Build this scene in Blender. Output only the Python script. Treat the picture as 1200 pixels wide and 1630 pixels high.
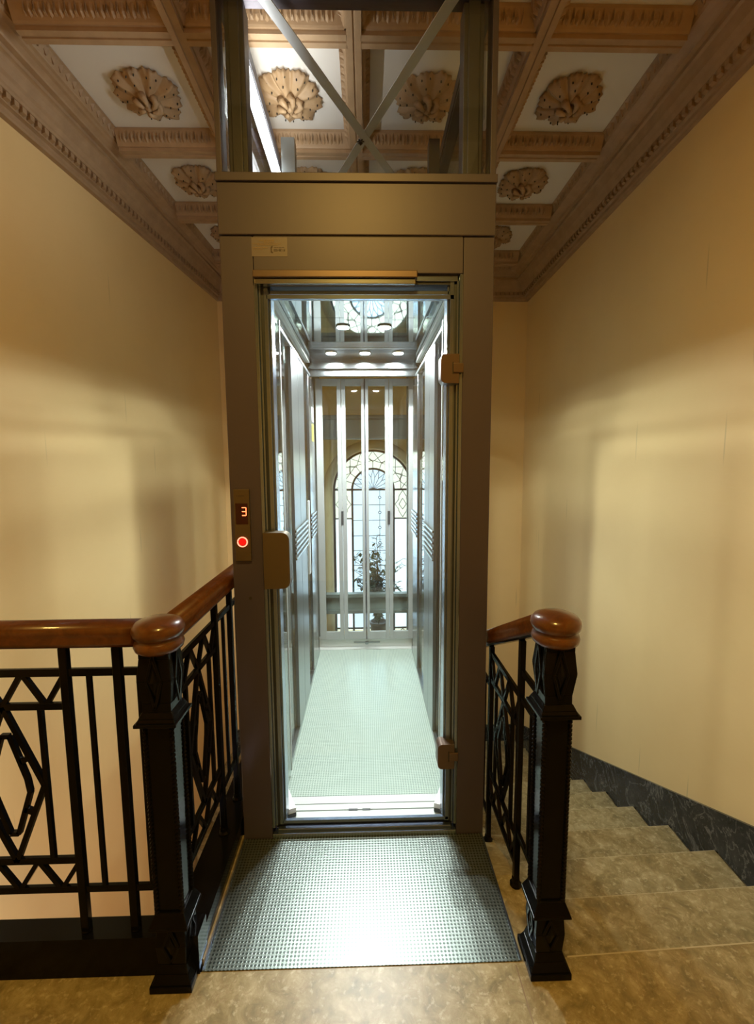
import bpy, math, random
from mathutils import Vector, Matrix
from mathutils.geometry import tessellate_polygon
for o in list(bpy.data.objects): bpy.data.objects.remove(o, do_unlink=True)
random.seed(7)
scn = bpy.context.scene; COL = scn.collection
PI = math.pi

# ------------------------------------------------------------------ camera, world, lights, exposure
def cam_axes(p, y, r):
    f = Vector((math.sin(y)*math.cos(p), math.cos(y)*math.cos(p), -math.sin(p)))
    rt = Vector((math.cos(y), -math.sin(y), 0)); up = rt.cross(f)
    return f, math.cos(r)*rt + math.sin(r)*up, -math.sin(r)*rt + math.cos(r)*up
_f, _r, _u = cam_axes(.1078, .0235, -.0067)
cd = bpy.data.cameras.new('camera'); cam = bpy.data.objects.new('camera', cd); COL.objects.link(cam)
cam.matrix_world = Matrix(((_r.x, _u.x, -_f.x, 0), (_r.y, _u.y, -_f.y, 0), (_r.z, _u.z, -_f.z, 1.5), (0, 0, 0, 1)))
cd.sensor_fit = 'HORIZONTAL'; cd.sensor_width = 36; cd.lens = 719.02/1200*36; cd.clip_start = .02
scn.camera = cam
scn.view_settings.view_transform = 'Standard'; scn.view_settings.look = 'None'
scn.view_settings.gamma = 1; scn.view_settings.exposure = 0.5
scn.cycles.transparent_max_bounces = 24; scn.cycles.max_bounces = 12
scn.cycles.glossy_bounces = 8; scn.cycles.diffuse_bounces = 5; scn.cycles.sample_clamp_indirect = 4

W = bpy.data.worlds.new('sky'); scn.world = W; W.use_nodes = True
W.node_tree.nodes['Background'].inputs[0].default_value = (.80, .89, 1, 1)
W.node_tree.nodes['Background'].inputs[1].default_value = 1.45
def light(name, kind, loc, power, color, size=.2, rot=(0, 0, 0), size_y=None, spread=None):
    d = bpy.data.lights.new(name, kind); o = bpy.data.objects.new(name, d); COL.objects.link(o)
    o.location = loc; o.rotation_euler = rot; d.energy = power; d.color = color
    if kind == 'AREA':
        d.size = size
        if size_y: d.shape = 'RECTANGLE'; d.size_y = size_y
        if spread: d.spread = spread
    else: d.shadow_soft_size = size
    return o
# unseen warm area light added above the viewer as fill for the landing
light('warm_landing_fill', 'AREA', (-.05, -.02, 3.29), 36, (1, .61, .13), .3)
# daylight entering through the stairwell window
light('window_daylight', 'AREA', (.07, 5.4, .7), 16, (.80, .89, 1), .9, (math.radians(-90), 0, 0), 2.0)
# unseen point light added in the stairwell to brighten the lower left wall
light('stairwell_fill', 'POINT', (-1.15, .75, -1.0), 30, (1, .90, .92), .25)
# strip lamp on the left top rail of the lift shaft
light('shaft_strip_lamp', 'AREA', (-.40, 2.2, 2.93), 5.5, (1, .96, .90), .05, (0, math.radians(150), 0), .75)

# ------------------------------------------------------------------ materials
def mat(name, col=(.5, .5, .5), rough=.5, metal=0, coat=0, spec=.5):
    m = bpy.data.materials.new(name); m.use_nodes = True
    b = m.node_tree.nodes['Principled BSDF']
    b.inputs['Base Color'].default_value = (*col, 1); b.inputs['Roughness'].default_value = rough
    b.inputs['Metallic'].default_value = metal; b.inputs['Coat Weight'].default_value = coat
    b.inputs['Coat Roughness'].default_value = .06; b.inputs['Specular IOR Level'].default_value = spec
    return m
def nd(m, t, **k):
    n = m.node_tree.nodes.new(t)
    for a, v in k.items(): setattr(n, a, v)
    return n
def lk(m, a, b): m.node_tree.links.new(a, b)
def bsdf(m): return m.node_tree.nodes['Principled BSDF']
def coords(m, scale=(1, 1, 1), rot=(0, 0, 0)):
    t = nd(m, 'ShaderNodeTexCoord'); p = nd(m, 'ShaderNodeMapping'); p.inputs['Scale'].default_value = scale
    p.inputs['Rotation'].default_value = rot
    lk(m, t.outputs['Object'], p.inputs['Vector']); return p.outputs['Vector']
def noise(m, vec, scale, detail=6, rough=.6, dist=0):
    n = nd(m, 'ShaderNodeTexNoise'); n.inputs['Scale'].default_value = scale; n.inputs['Detail'].default_value = detail
    n.inputs['Roughness'].default_value = rough; n.inputs['Distortion'].default_value = dist
    lk(m, vec, n.inputs['Vector']); return n.outputs['Fac']
def ramp(m, fac, stops):
    r = nd(m, 'ShaderNodeValToRGB'); lk(m, fac, r.inputs['Fac']); e = r.color_ramp.elements
    while len(e) < len(stops): e.new(.5)
    for i, (p, c) in enumerate(stops): e[i].position = p; e[i].color = (*c, 1)
    return r.outputs['Color']
def mixc(m, fac, a, b, mode='MIX'):
    x = nd(m, 'ShaderNodeMix', data_type='RGBA', blend_type=mode)
    for s, v in ((x.inputs['Factor'], fac), (x.inputs['A'], a), (x.inputs['B'], b)):
        if hasattr(v, 'links'): lk(m, v, s)
        elif isinstance(v, (int, float)): s.default_value = v
        else: s.default_value = (*v, 1)
    return x.outputs['Result']
def bump(m, h, strength=.3, dist=.01):
    b = nd(m, 'ShaderNodeBump'); b.inputs['Strength'].default_value = strength; b.inputs['Distance'].default_value = dist
    lk(m, h, b.inputs['Height']); lk(m, b.outputs['Normal'], bsdf(m).inputs['Normal'])
def mathn(m, op, a, b=None):
    x = nd(m, 'ShaderNodeMath', operation=op)
    for i, v in enumerate((a, b)):
        if v is None: continue
        if isinstance(v, (int, float)): x.inputs[i].default_value = v
        else: lk(m, v, x.inputs[i])
    return x.outputs[0]

def wall_mat():
    m = mat('cream_wallpaper', (.72, .56, .30), .55)
    v = coords(m); n = noise(m, v, 1.6, 4, .55)
    base = ramp(m, n, [(.3, (.79, .58, .275)), (.7, (.84, .63, .31))])
    v2 = coords(m, (15, 15, 2.1)); w = nd(m, 'ShaderNodeTexVoronoi'); w.inputs['Scale'].default_value = 1
    w.inputs['Randomness'].default_value = 1; lk(m, v2, w.inputs['Vector'])
    s = nd(m, 'ShaderNodeSeparateXYZ'); lk(m, w.outputs['Color'], s.inputs[0])
    v3 = coords(m, (12.0, 12.0, .5)); w2 = nd(m, 'ShaderNodeTexVoronoi', feature='F1'); w2.inputs['Scale'].default_value = 1
    lk(m, v3, w2.inputs['Vector'])
    dash = ramp(m, w2.outputs['Distance'], [(.03, (1, 1, 1)), (.07, (0, 0, 0))])
    fib = noise(m, coords(m, (1, 1, 40)), 9, 3, .7)
    c = mixc(m, mathn(m, 'MULTIPLY', dash, .6), base, (.48, .37, .18))
    c = mixc(m, mathn(m, 'MULTIPLY', fib, .12), c, (.93, .8, .55))
    lk(m, c, bsdf(m).inputs['Base Color']); bump(m, fib, .08, .004)
    return m
def marble(name, cols, scale, vein, rough=.22, vs=3):
    m = mat(name, cols[0], rough, spec=.35)
    v = coords(m); n = noise(m, v, scale, 9, .68, .6)
    c = ramp(m, n, [(.28, cols[0]), (.48, cols[1]), (.62, cols[2]), (.8, cols[3])])
    n2 = noise(m, v, vs, 8, .6, 2.2)
    d = mathn(m, 'ABSOLUTE', mathn(m, 'SUBTRACT', n2, .5))
    f = ramp(m, d, [(0, (1, 1, 1)), (.018, (0, 0, 0))])
    c = mixc(m, mathn(m, 'MULTIPLY', f, .45), c, vein)
    n3 = noise(m, v, 55, 4, .6)
    c = mixc(m, ramp(m, n3, [(.56, (0, 0, 0)), (.66, (.38, .38, .38))]), c, cols[3])
    lk(m, c, bsdf(m).inputs['Base Color']); return m
M = {}
M['wall'] = wall_mat()
M['marble'] = marble('beige_marble', [(.13, .105, .05), (.26, .215, .11), (.36, .305, .18), (.60, .54, .38)], 17, (.22, .15, .08), .34, 8)
M['nosing'] = mat('pale_marble_edge', (.46, .40, .27), .4)  # paler strip along the front edge of each step
M['darkmarble'] = marble('grey_green_marble', [(.016, .019, .02), (.028, .031, .032), (.045, .048, .048), (.11, .115, .11)], 6, (.30, .30, .29), .22, 3.2)
def tan(name, a, b):
    m = mat(name, a, .55); v = coords(m); n = noise(m, v, 14, 5, .6)
    lk(m, ramp(m, n, [(.3, a), (.7, b)]), bsdf(m).inputs['Base Color'])
    bump(m, noise(m, v, 60, 3, .5), .12, .004); return m
M['tan'] = tan('tan_plaster', (.34, .225, .13), (.42, .285, .17))
M['rosette'] = tan('ochre_plaster', (.34, .22, .12), (.44, .30, .17))
M['casing'] = tan('arch_plaster', (.62, .49, .30), (.70, .56, .36))
M['panel'] = mat('white_ceiling_panel', (.70, .68, .66), .7)
M['frame'] = mat('taupe_metal_paint', (.070, .060, .090), .45, .25)
M['frame2'] = mat('taupe_metal_dark', (.052, .052, .066), .4, .4)
M['seam'] = mat('dark_seam', (.03, .025, .02), .6)
M['steel'] = mat('brushed_steel', (.34, .365, .375), .2, 1)
M['steel2'] = mat('satin_steel', (.29, .32, .33), .3, 1)
M['alu'] = mat('anodised_aluminium', (.24, .31, .44), .2, .9)
M['alulight'] = mat('pale_aluminium', (.50, .53, .52), .4, .35)
M['galv'] = mat('galvanised_steel', (.50, .53, .58), .45, .3)
M['leafframe'] = mat('grey_aluminium', (.29, .31, .31), .42, .3)
M['mirror'] = mat('polished_ceiling_steel', (.58, .64, .66), .035, 1)
M['bronze'] = mat('bronze_finish', (.14, .10, .08), .36, .7)
M['handle'] = mat('handle_bronze', (.13, .105, .07), .36, .65)
M['beam'] = mat('grey_green_beam_paint', (.20, .235, .235), .45, .2)
M['gasket'] = mat('black_rubber', (.02, .025, .03), .5)
M['iron'] = mat('black_gloss_iron', (.004, .004, .005), .15, 0, 0, .13)
M['wood'] = mat('red_brown_varnished_wood', (.22, .065, .018), .3, 0, .6, .3)
def woodify(m, a, b):
    v = coords(m, (1, 1, 1)); n = noise(m, v, 22, 5, .6, 1.5)
    lk(m, ramp(m, n, [(.3, a), (.75, b)]), bsdf(m).inputs['Base Color'])
woodify(M['wood'], (.065, .022, .005), (.125, .042, .009))
M['leadcame'] = mat('lead_came', (.035, .035, .05), .5, .3)
M['leaf'] = mat('plant_leaf', (.05, .085, .05), .5)
M['stem'] = mat('plant_stem', (.10, .075, .045), .7)
M['pot'] = mat('plum_pot', (.10, .075, .10), .5)
M['screen'] = mat('display_screen', (.03, .004, .004), .15)
M['ink'] = mat('dark_ink', (.05, .03, .025), .6)
M['inkfaint'] = mat('faint_ink', (.22, .155, .09), .6)
M['label'] = mat('clear_sticker', (.15, .13, .15), .4)
M['yellow'] = mat('yellow_sticker', (.85, .75, .05), .5)
M['white'] = mat('white_plastic', (.8, .8, .8), .4)
def emit(name, col, s):
    m = bpy.data.materials.new(name); m.use_nodes = True; nt = m.node_tree; nt.nodes.clear()
    e = nt.nodes.new('ShaderNodeEmission'); e.inputs[0].default_value = (*col, 1); e.inputs[1].default_value = s
    o = nt.nodes.new('ShaderNodeOutputMaterial'); nt.links.new(e.outputs[0], o.inputs[0]); return m
M['spot'] = emit('downlight_glow', (1, .985, .965), 1850)
M['strip'] = emit('strip_glow', (1, .98, .95), 4)
M['red'] = emit('red_glow', (1, .012, .006), .8)
M['digit'] = emit('digit_glow', (1, .16, .05), 3.2)
M['ring'] = emit('ring_glow', (1, .25, .14), 2.2)
def glass(name, tint, ior=1.5, rough=0., haze=0., hcol=(1, 1, 1)):
    m = bpy.data.materials.new(name); m.use_nodes = True; nt = m.node_tree; nt.nodes.clear()
    t = nt.nodes.new('ShaderNodeBsdfTransparent'); t.inputs[0].default_value = (*tint, 1)
    g = nt.nodes.new('ShaderNodeBsdfGlossy'); g.inputs['Roughness'].default_value = rough
    f0 = ((ior-1)/(ior+1))**2; ge = nt.nodes.new('ShaderNodeNewGeometry')
    dp = nt.nodes.new('ShaderNodeVectorMath'); dp.operation = 'DOT_PRODUCT'
    nt.links.new(ge.outputs['Normal'], dp.inputs[0]); nt.links.new(ge.outputs['Incoming'], dp.inputs[1])
    def mt(op, a, b):
        x = nt.nodes.new('ShaderNodeMath'); x.operation = op
        for i, v in enumerate((a, b)):
            if v is None: continue
            if isinstance(v, (int, float)): x.inputs[i].default_value = v
            else: nt.links.new(v, x.inputs[i])
        return x.outputs[0]
    sch = mt('ADD', mt('MULTIPLY', mt('POWER', mt('SUBTRACT', 1, mt('ABSOLUTE', dp.outputs['Value'], None)), 5), 1-f0), f0)
    mx = nt.nodes.new('ShaderNodeMixShader'); o = nt.nodes.new('ShaderNodeOutputMaterial')
    nt.links.new(sch, mx.inputs[0]); nt.links.new(t.outputs[0], mx.inputs[1]); nt.links.new(g.outputs[0], mx.inputs[2])
    out = mx
    if haze:
        tr = nt.nodes.new('ShaderNodeBsdfTranslucent'); tr.inputs[0].default_value = (*hcol, 1)
        m2 = nt.nodes.new('ShaderNodeMixShader'); m2.inputs[0].default_value = haze
        nt.links.new(mx.outputs[0], m2.inputs[1]); nt.links.new(tr.outputs[0], m2.inputs[2]); out = m2
    nt.links.new(out.outputs[0], o.inputs[0]); return m
M['glass'] = glass('clear_glass', (.97, .99, .98))
M['glassgreen'] = glass('green_edged_glass', (.93, .97, .96), 1.6)
M['creampane'] = glass('cream_stained_glass', (1, .95, .85), 1.45, .1, .08, (1, .92, .72))
M['clearpane'] = glass('pale_window_glass', (.90, .94, 1), 1.45, .02, .06)
M['frostpane'] = glass('frosted_window_glass', (1, 1, 1), 1.45, .2, .15)
def stud_mat(name, dark, lightc, pitch, rough, metal, bs):
    m = mat(name, dark, rough, metal)
    t = nd(m, 'ShaderNodeTexCoord'); s = nd(m, 'ShaderNodeSeparateXYZ'); lk(m, t.outputs['Object'], s.inputs[0])
    k = 2*PI/pitch
    a = mathn(m, 'COSINE', mathn(m, 'MULTIPLY', s.outputs['X'], k)); b = mathn(m, 'COSINE', mathn(m, 'MULTIPLY', s.outputs['Y'], k))
    h = mathn(m, 'MULTIPLY', mathn(m, 'ADD', mathn(m, 'ADD', a, b), 2), .25)
    f = ramp(m, h, [(.50, (0, 0, 0)), (.68, (1, 1, 1))])
    lk(m, mixc(m, f, dark, lightc), bsdf(m).inputs['Base Color']); bump(m, f, bs, .0015)
    return m
M['plate'] = stud_mat('studded_metal_plate', (.25, .29, .27), (.075, .092, .085), .0115, .31, .9, .22)
M['cabfloor'] = stud_mat('studded_pale_floor', (.40, .48, .43), (.22, .29, .26), .0115, .3, .3, .3)

# ------------------------------------------------------------------ mesh builder
class MB:
    def __init__(s): s.v = []; s.f = []
    def add(s, vs, fs):
        n = len(s.v); s.v += [Vector(p) for p in vs]; s.f += [tuple(i+n for i in f) for f in fs]; return s
    def box(s, x0, x1, y0, y1, z0, z1):
        return s.add([(x, y, z) for z in (z0, z1) for y in (y0, y1) for x in (x0, x1)],
                     [(0, 2, 3, 1), (4, 5, 7, 6), (0, 1, 5, 4), (1, 3, 7, 5), (3, 2, 6, 7), (2, 0, 4, 6)])
    def bar(s, p, q, w, h, up=(0, 0, 1)):
        p = Vector(p); q = Vector(q); d = (q-p).normalized(); up = Vector(up)
        a = d.cross(up)
        if a.length < 1e-4: a = d.cross(Vector((1, 0, 0)))
        a.normalize(); b = a.cross(d); a *= w/2; b *= h/2
        return s.add([p-a-b, p+a-b, p+a+b, p-a+b, q-a-b, q+a-b, q+a+b, q-a+b],
                     [(0, 3, 2, 1), (4, 5, 6, 7), (0, 1, 5, 4), (1, 2, 6, 5), (2, 3, 7, 6), (3, 0, 4, 7)])
    def prism(s, pts, axis, a, b):
        """pts 2D outline; axis 'x': (y,z), 'y': (x,z), 'z': (x,y)"""
        def P(u, w, t): return {'x': (t, u, w), 'y': (u, t, w), 'z': (u, w, t)}[axis]
        n = len(pts); vs = [P(*p, a) for p in pts]+[P(*p, b) for p in pts]
        tri = tessellate_polygon([[Vector((p[0], p[1], 0)) for p in pts]])
        fs = [tuple(t) for t in tri]+[tuple(i+n for i in reversed(t)) for t in tri]
        fs += [(i, (i+1) % n, (i+1) % n+n, i+n) for i in range(n)]
        return s.add(vs, fs)
    def lathe(s, prof, c, n=32, axis='z', sq=None):
        """prof list of (r, h)"""
        vs = []
        for r, h in prof:
            for i in range(n):
                a = 2*PI*i/n; u, w = r*math.cos(a), r*math.sin(a)
                vs.append({'z': (c[0]+u, c[1]+w, c[2]+h), 'y': (c[0]+u, c[1]+h, c[2]+w), 'x': (c[0]+h, c[1]+u, c[2]+w)}[axis])
        fs = []
        for k in range(len(prof)-1):
            for i in range(n):
                j = (i+1) % n; fs.append((k*n+i, k*n+j, (k+1)*n+j, (k+1)*n+i))
        fs.append(tuple(reversed(range(n)))); fs.append(tuple((len(prof)-1)*n+i for i in range(n)))
        return s.add(vs, fs)
    def tube(s, pts, r, n=8):
        pts = [Vector(p) for p in pts]; rr = r if isinstance(r, (list, tuple)) else [r]*len(pts); vs = []
        for k, p in enumerate(pts):
            d = (pts[min(k+1, len(pts)-1)]-pts[max(k-1, 0)]).normalized()
            a = d.cross(Vector((0, 0, 1)))
            if a.length < 1e-3: a = d.cross(Vector((1, 0, 0)))
            a.normalize(); b = a.cross(d)
            for i in range(n): t = 2*PI*i/n; vs.append(p+a*rr[k]*math.cos(t)+b*rr[k]*math.sin(t))
        fs = [(k*n+i, k*n+(i+1) % n, (k+1)*n+(i+1) % n, (k+1)*n+i) for k in range(len(pts)-1) for i in range(n)]
        fs += [tuple(range(n)), tuple((len(pts)-1)*n+i for i in range(n))]
        return s.add(vs, fs)
    def sweep(s, prof, path):
        """prof: (w,h) closed outline, path: 3D points, swept with vertical up"""
        pts = [Vector(p) for p in path]; n = len(prof); vs = []
        for k, p in enumerate(pts):
            d = (pts[min(k+1, len(pts)-1)]-pts[max(k-1, 0)]); a = Vector((d.y, -d.x, 0)).normalized()
            for w, h in prof: vs.append(p+a*w+Vector((0, 0, h)))
        fs = [(k*n+i, k*n+(i+1) % n, (k+1)*n+(i+1) % n, (k+1)*n+i) for k in range(len(pts)-1) for i in range(n)]
        fs += [tuple(range(n)), tuple((len(pts)-1)*n+i for i in range(n))]
        return s.add(vs, fs)
    def build(s, name, m, parent=None, bevel=0, smooth=False, kind=None, label=None, seg=2, hole=None):
        me = bpy.data.meshes.new(name); L = Vector((0, 0, 0)); p = parent
        while p is not None: L += p.location; p = p.parent
        me.from_pydata([tuple(v-L) for v in s.v], [], s.f); me.validate(); me.update()
        import bmesh
        bm = bmesh.new(); bm.from_mesh(me); bmesh.ops.recalc_face_normals(bm, faces=bm.faces); bm.to_mesh(me); bm.free()
        me.materials.append(M[m] if isinstance(m, str) else m)
        if hole:
            me.materials.append(M[hole[1]])
            for q in me.polygons[hole[0]:]: q.material_index = 1
        o = bpy.data.objects.new(name, me); COL.objects.link(o)
        if parent: o.parent = parent
        if smooth:
            for q in me.polygons: q.use_smooth = True
        if bevel:
            b = o.modifiers.new('bevel', 'BEVEL'); b.width = bevel; b.segments = seg; b.limit_method = 'ANGLE'
            b.angle_limit = math.radians(40); b.harden_normals = False
        if kind: o['kind'] = kind
        if label: o['label'] = label
        return o
def thing(name, loc, label, cat, group=None):
    o = bpy.data.objects.new(name, None); COL.objects.link(o); o.location = loc; o.empty_display_size = .05
    o['label'] = label; o['category'] = cat
    if group: o['group'] = group
    return o

# ------------------------------------------------------------------ room shell
YF, YB = -2.3, 4.8
def xl(y): return -1.925+.0911*y
def xr(y): return 1.587+.0183*y
ZLOW = -3.2; ZC = 3.4; RS, TR, SK = .1494, .3177, .038
YN0 = 1.2457
def nose(k, x): return YN0+k*TR+SK*(x-1.61)
ZL = -11*RS; YLAND = nose(10, 0)
def wall_prism(name, pts, z0, z1):
    return MB().prism(pts, 'z', z0, z1).build(name, 'wall', kind='structure')
wall_prism('wall_left', [(xl(YF), YF), (xl(YB), YB), (xl(YB)-.2, YB), (xl(YF)-.2, YF)], ZLOW, ZC)
wall_prism('wall_right', [(xr(YF), YF), (xr(YF)+.2, YF), (xr(YB)+.2, YB), (xr(YB), YB)], ZLOW, ZC)
wall_prism('wall_front', [(xl(YF)-.2, YF-.2), (xr(YF)+.2, YF-.2), (xr(YF)+.2, YF), (xl(YF)-.2, YF)], ZLOW, ZC)
# back wall with the arched opening
WX, WS, WR = .073, 1.215, .43           # centre x, spring height, glass radius
WB = -.42
def arch(r, n=40, cx=WX, cz=WS): return [(cx+r*math.cos(PI*i/n), cz+r*math.sin(PI*i/n)) for i in range(n+1)]
def back_wall():
    m = MB(); x0, x1 = xl(YB)-.2, xr(YB)+.2; a = arch(WR)
    right = [(x1, ZLOW), (x1, ZC), (WX, ZC)]+list(reversed(a[:21]))+[(WX+WR, WB), (WX, WB), (WX, ZLOW)]
    left = [(x0, ZLOW), (WX, ZLOW), (WX, WB), (WX-WR, WB)]+list(reversed(a[20:]))+[(WX, ZC), (x0, ZC)]
    m.prism(right, 'y', YB, YB+.25); m.prism(left, 'y', YB, YB+.25)
    return m.build('wall_back', 'wall', kind='structure')
back_wall()
MB().box(-2.4, 2.0, YF-.2, YB+.25, ZC, ZC+.15).build('ceiling', 'panel', kind='structure')
# landing slab, joint at right
fl = MB(); fl.prism([(xl(YF), YF), (xr(YF), YF), (xr(1.2), nose(0, xr(1.2))), (.585, nose(0, .585)), (.585, 1.2), (xl(1.28), 1.2)], 'z', -.2, 0)
fl.build('floor', 'marble', kind='structure')
MB().box(.434, .437, -.6, 1.19, 0, .0012).build('trim_1', 'inkfaint', kind='structure')
# rear half landing and shaft pit floor
MB().prism([(xl(4.4), nose(10, 0)+.02), (xr(4.4), nose(10, 1.6)+.0), (xr(4.8), 4.8), (xl(4.8), 4.8)], 'z', ZL-.15, ZL).build('floor', 'marble', kind='structure')
MB().box(-2.3, 1.9, YF, YB, ZLOW-.1, ZLOW).build('floor', 'marble', kind='structure')
MB().box(-.515, -.503, 1.25, 4.38, ZLOW, -.21).box(-.503, 1.6, 1.18, 1.19, ZLOW, -.21).build('wall_shaft', 'wall', kind='structure')

# stairs going down on the right
st = thing('staircase', (1.05, 1.3, -.8), 'beige marble stairs descending along the right wall beside the lift', 'stairs')
for k in range(1, 11):
    m = MB(); z = -k*RS; xa = .550
    back = lambda x: nose(k-1, x)-.004
    ya, yb = nose(k-1, 1.6)-.004, nose(k, 1.6); m.prism([(xa, nose(k-1, xa)-.004), (xr(ya)-.016, ya), (xr(yb)-.016, yb), (xa, nose(k, xa))], 'z', z-.16, z)
    m.build('step', 'marble', st, bevel=.006)
    MB().bar((xa, nose(k, xa)+.001, z-.006), (xr(yb)-.017, nose(k, 1.6)+.001, z-.006), .003, .006).build('nosing_edge', 'nosing', st)
MB().bar((.60, nose(0, .60)+.003, -.006), (xr(1)-.002, nose(0, 1.6)+.003, -.006), .004, .010).build('nosing_edge', 'nosing', st)
# left flight, turning back under the landing
st2 = thing('staircase', (-1.1, 4.3, -1.8), 'lower marble flight at the left behind the balustrade, in the stairwell void', 'stairs')
for k in range(1, 7):
    z = ZL-k*RS; y1 = YLAND+.02-(k-1)*TR; m = MB()
    m.prism([(xl(y1-TR)+.03, y1-TR), (-.53, y1-TR), (-.53, y1), (xl(y1)+.03, y1)], 'z', z-.16, z).build('step', 'marble', st2, bevel=.006)

# dark marble skirting with the raked top, following the steps below
def skirt_right():
    m = MB()
    def top(y): return .66-.431*y+.02 if y > 1.35 else .10
    pts = [(-2.3, 0), (-2.3, .12), (1.25, .12), (1.38, .12), (3.40, -.80), (4.78, -1.42), (4.78, ZL)]
    low = [(nose(10, 1.6), ZL)]
    for k in range(10, 0, -1): low += [(nose(k, 1.6)-.0, -k*RS), (nose(k-1, 1.6)-.0, -k*RS)]
    low += [(nose(0, 1.6), 0)]
    pts += low[0:]
    vs_a = [(xr(y)-.014, y, z) for y, z in pts]; vs_b = [(xr(y)-.0005, y, z) for y, z in pts]
    n = len(pts); tri = tessellate_polygon([[Vector((y, z, 0)) for y, z in pts]])
    m.add(vs_a+vs_b, [tuple(t) for t in tri]+[tuple(i+n for i in reversed(t)) for t in tri]+[(i, (i+1) % n, (i+1) % n+n, i+n) for i in range(n)])
    m.build('baseboard_right', 'darkmarble', kind='structure')
skirt_right()
MB().box(xl(YB)+.03, xr(YB)-.02, YB-.016, YB-.001, ZL, ZL+.19).build('baseboard_back', 'darkmarble', kind='structure')
MB().prism([(xl(YF)+.001, YF), (xl(YF)+.016, YF), (xl(1.08)+.016, 1.08), (xl(1.08)+.001, 1.08)], 'z', 0, .12).build('baseboard_left', 'darkmarble', kind='structure')

# ------------------------------------------------------------------ cornice and coffered ceiling
corners = [((xl(YF), YF), (-1.52+.046*YF+.0, YF+.28)), ((xl(YB), YB), (-1.315, 4.55)), ((xr(YB), YB), (1.40, 4.55)), ((xr(YF), YF), (1.36, YF+.28))]
prof = [(0, 3.135), (.10, 3.135), (.13, 3.150), (.13, 3.168), (.20, 3.172), (.22, 3.205), (.30, 3.205), (.34, 3.222), (.42, 3.252), (.50, 3.295),
        (.56, 3.300), (.56, 3.318), (.66, 3.318), (.70, 3.330), (.80, 3.340), (.88, 3.350), (.90, 3.36), (.94, 3.385), (1.0, 3.395), (1.0, 3.399), (0, 3.399)]
def cornice(i, name):
    m = MB(); A, B = corners[i], corners[(i+1) % 4]; n = len(prof); vs = []
    for w, inn in (A, B):
        for u, z in prof: vs.append((w[0]+(inn[0]-w[0])*u, w[1]+(inn[1]-w[1])*u, z))
    fs = [(k, (k+1) % n, (k+1) % n+n, k+n) for k in range(n)]+[tuple(range(n)), tuple(range(n, 2*n))]
    m.add(vs, fs)
    # bead and dentil course
    w0, w1 = Vector(A[0]), Vector(B[0]); i0, i1 = Vector(A[1]), Vector(B[1]); L = (w1-w0).length; cnt = int(L/.046)
    for k in range(cnt):
        t = (k+.5)/cnt
        u0 = .215; a = w0.lerp(w1, t); b = i0.lerp(i1, t)
        p = a.lerp(b, .20); q = a.lerp(b, .285)
        d = (w1-w0).normalized()*.013
        m.add([(p.x-d.x, p.y-d.y, 3.178), (p.x+d.x, p.y+d.y, 3.178), (q.x+d.x, q.y+d.y, 3.180), (q.x-d.x, q.y-d.y, 3.180),
               (p.x-d.x, p.y-d.y, 3.207), (p.x+d.x, p.y+d.y, 3.207), (q.x+d.x, q.y+d.y, 3.207), (q.x-d.x, q.y-d.y, 3.207)],
              [(0, 1, 2, 3), (4, 7, 6, 5), (0, 4, 5, 1), (1, 5, 6, 2), (2, 6, 7, 3), (3, 7, 4, 0)])
    # leaf course near the coffers
    cnt = int(L/.05)
    for k in range(cnt):
        t = (k+.5)/cnt; a = w0.lerp(w1, t); b = i0.lerp(i1, t); c = a.lerp(b, .93); d = (w1-w0).normalized()*.018
        e = (b-a).normalized()*.016
        m.add([(c.x-d.x, c.y-d.y, 3.385), (c.x+e.x, c.y+e.y, 3.392), (c.x+d.x, c.y+d.y, 3.385), (c.x-e.x, c.y-e.y, 3.366), (c.x, c.y, 3.360)],
              [(0, 1, 4), (1, 2, 4), (2, 3, 4), (3, 0, 4)])
    m.build(name, 'tan', kind='structure')
for i, nme in enumerate(['trim_2', 'trim_3', 'trim_4', 'trim_5']): cornice(i, nme)
BX = [-.78, -.035, .775]
BY = [1.42+.73*k for k in range(-4, 5)]
bprof = [(-.072, 3.399), (-.072, 3.385), (-.045, 3.325), (-.040, 3.318), (-.032, 3.318), (-.032, 3.300), (-.006, 3.300), (-.004, 3.306), (.004, 3.306), (.006, 3.300),
         (.032, 3.300), (.032, 3.318), (.040, 3.318), (.045, 3.325), (.072, 3.385), (.072, 3.399)]
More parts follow.
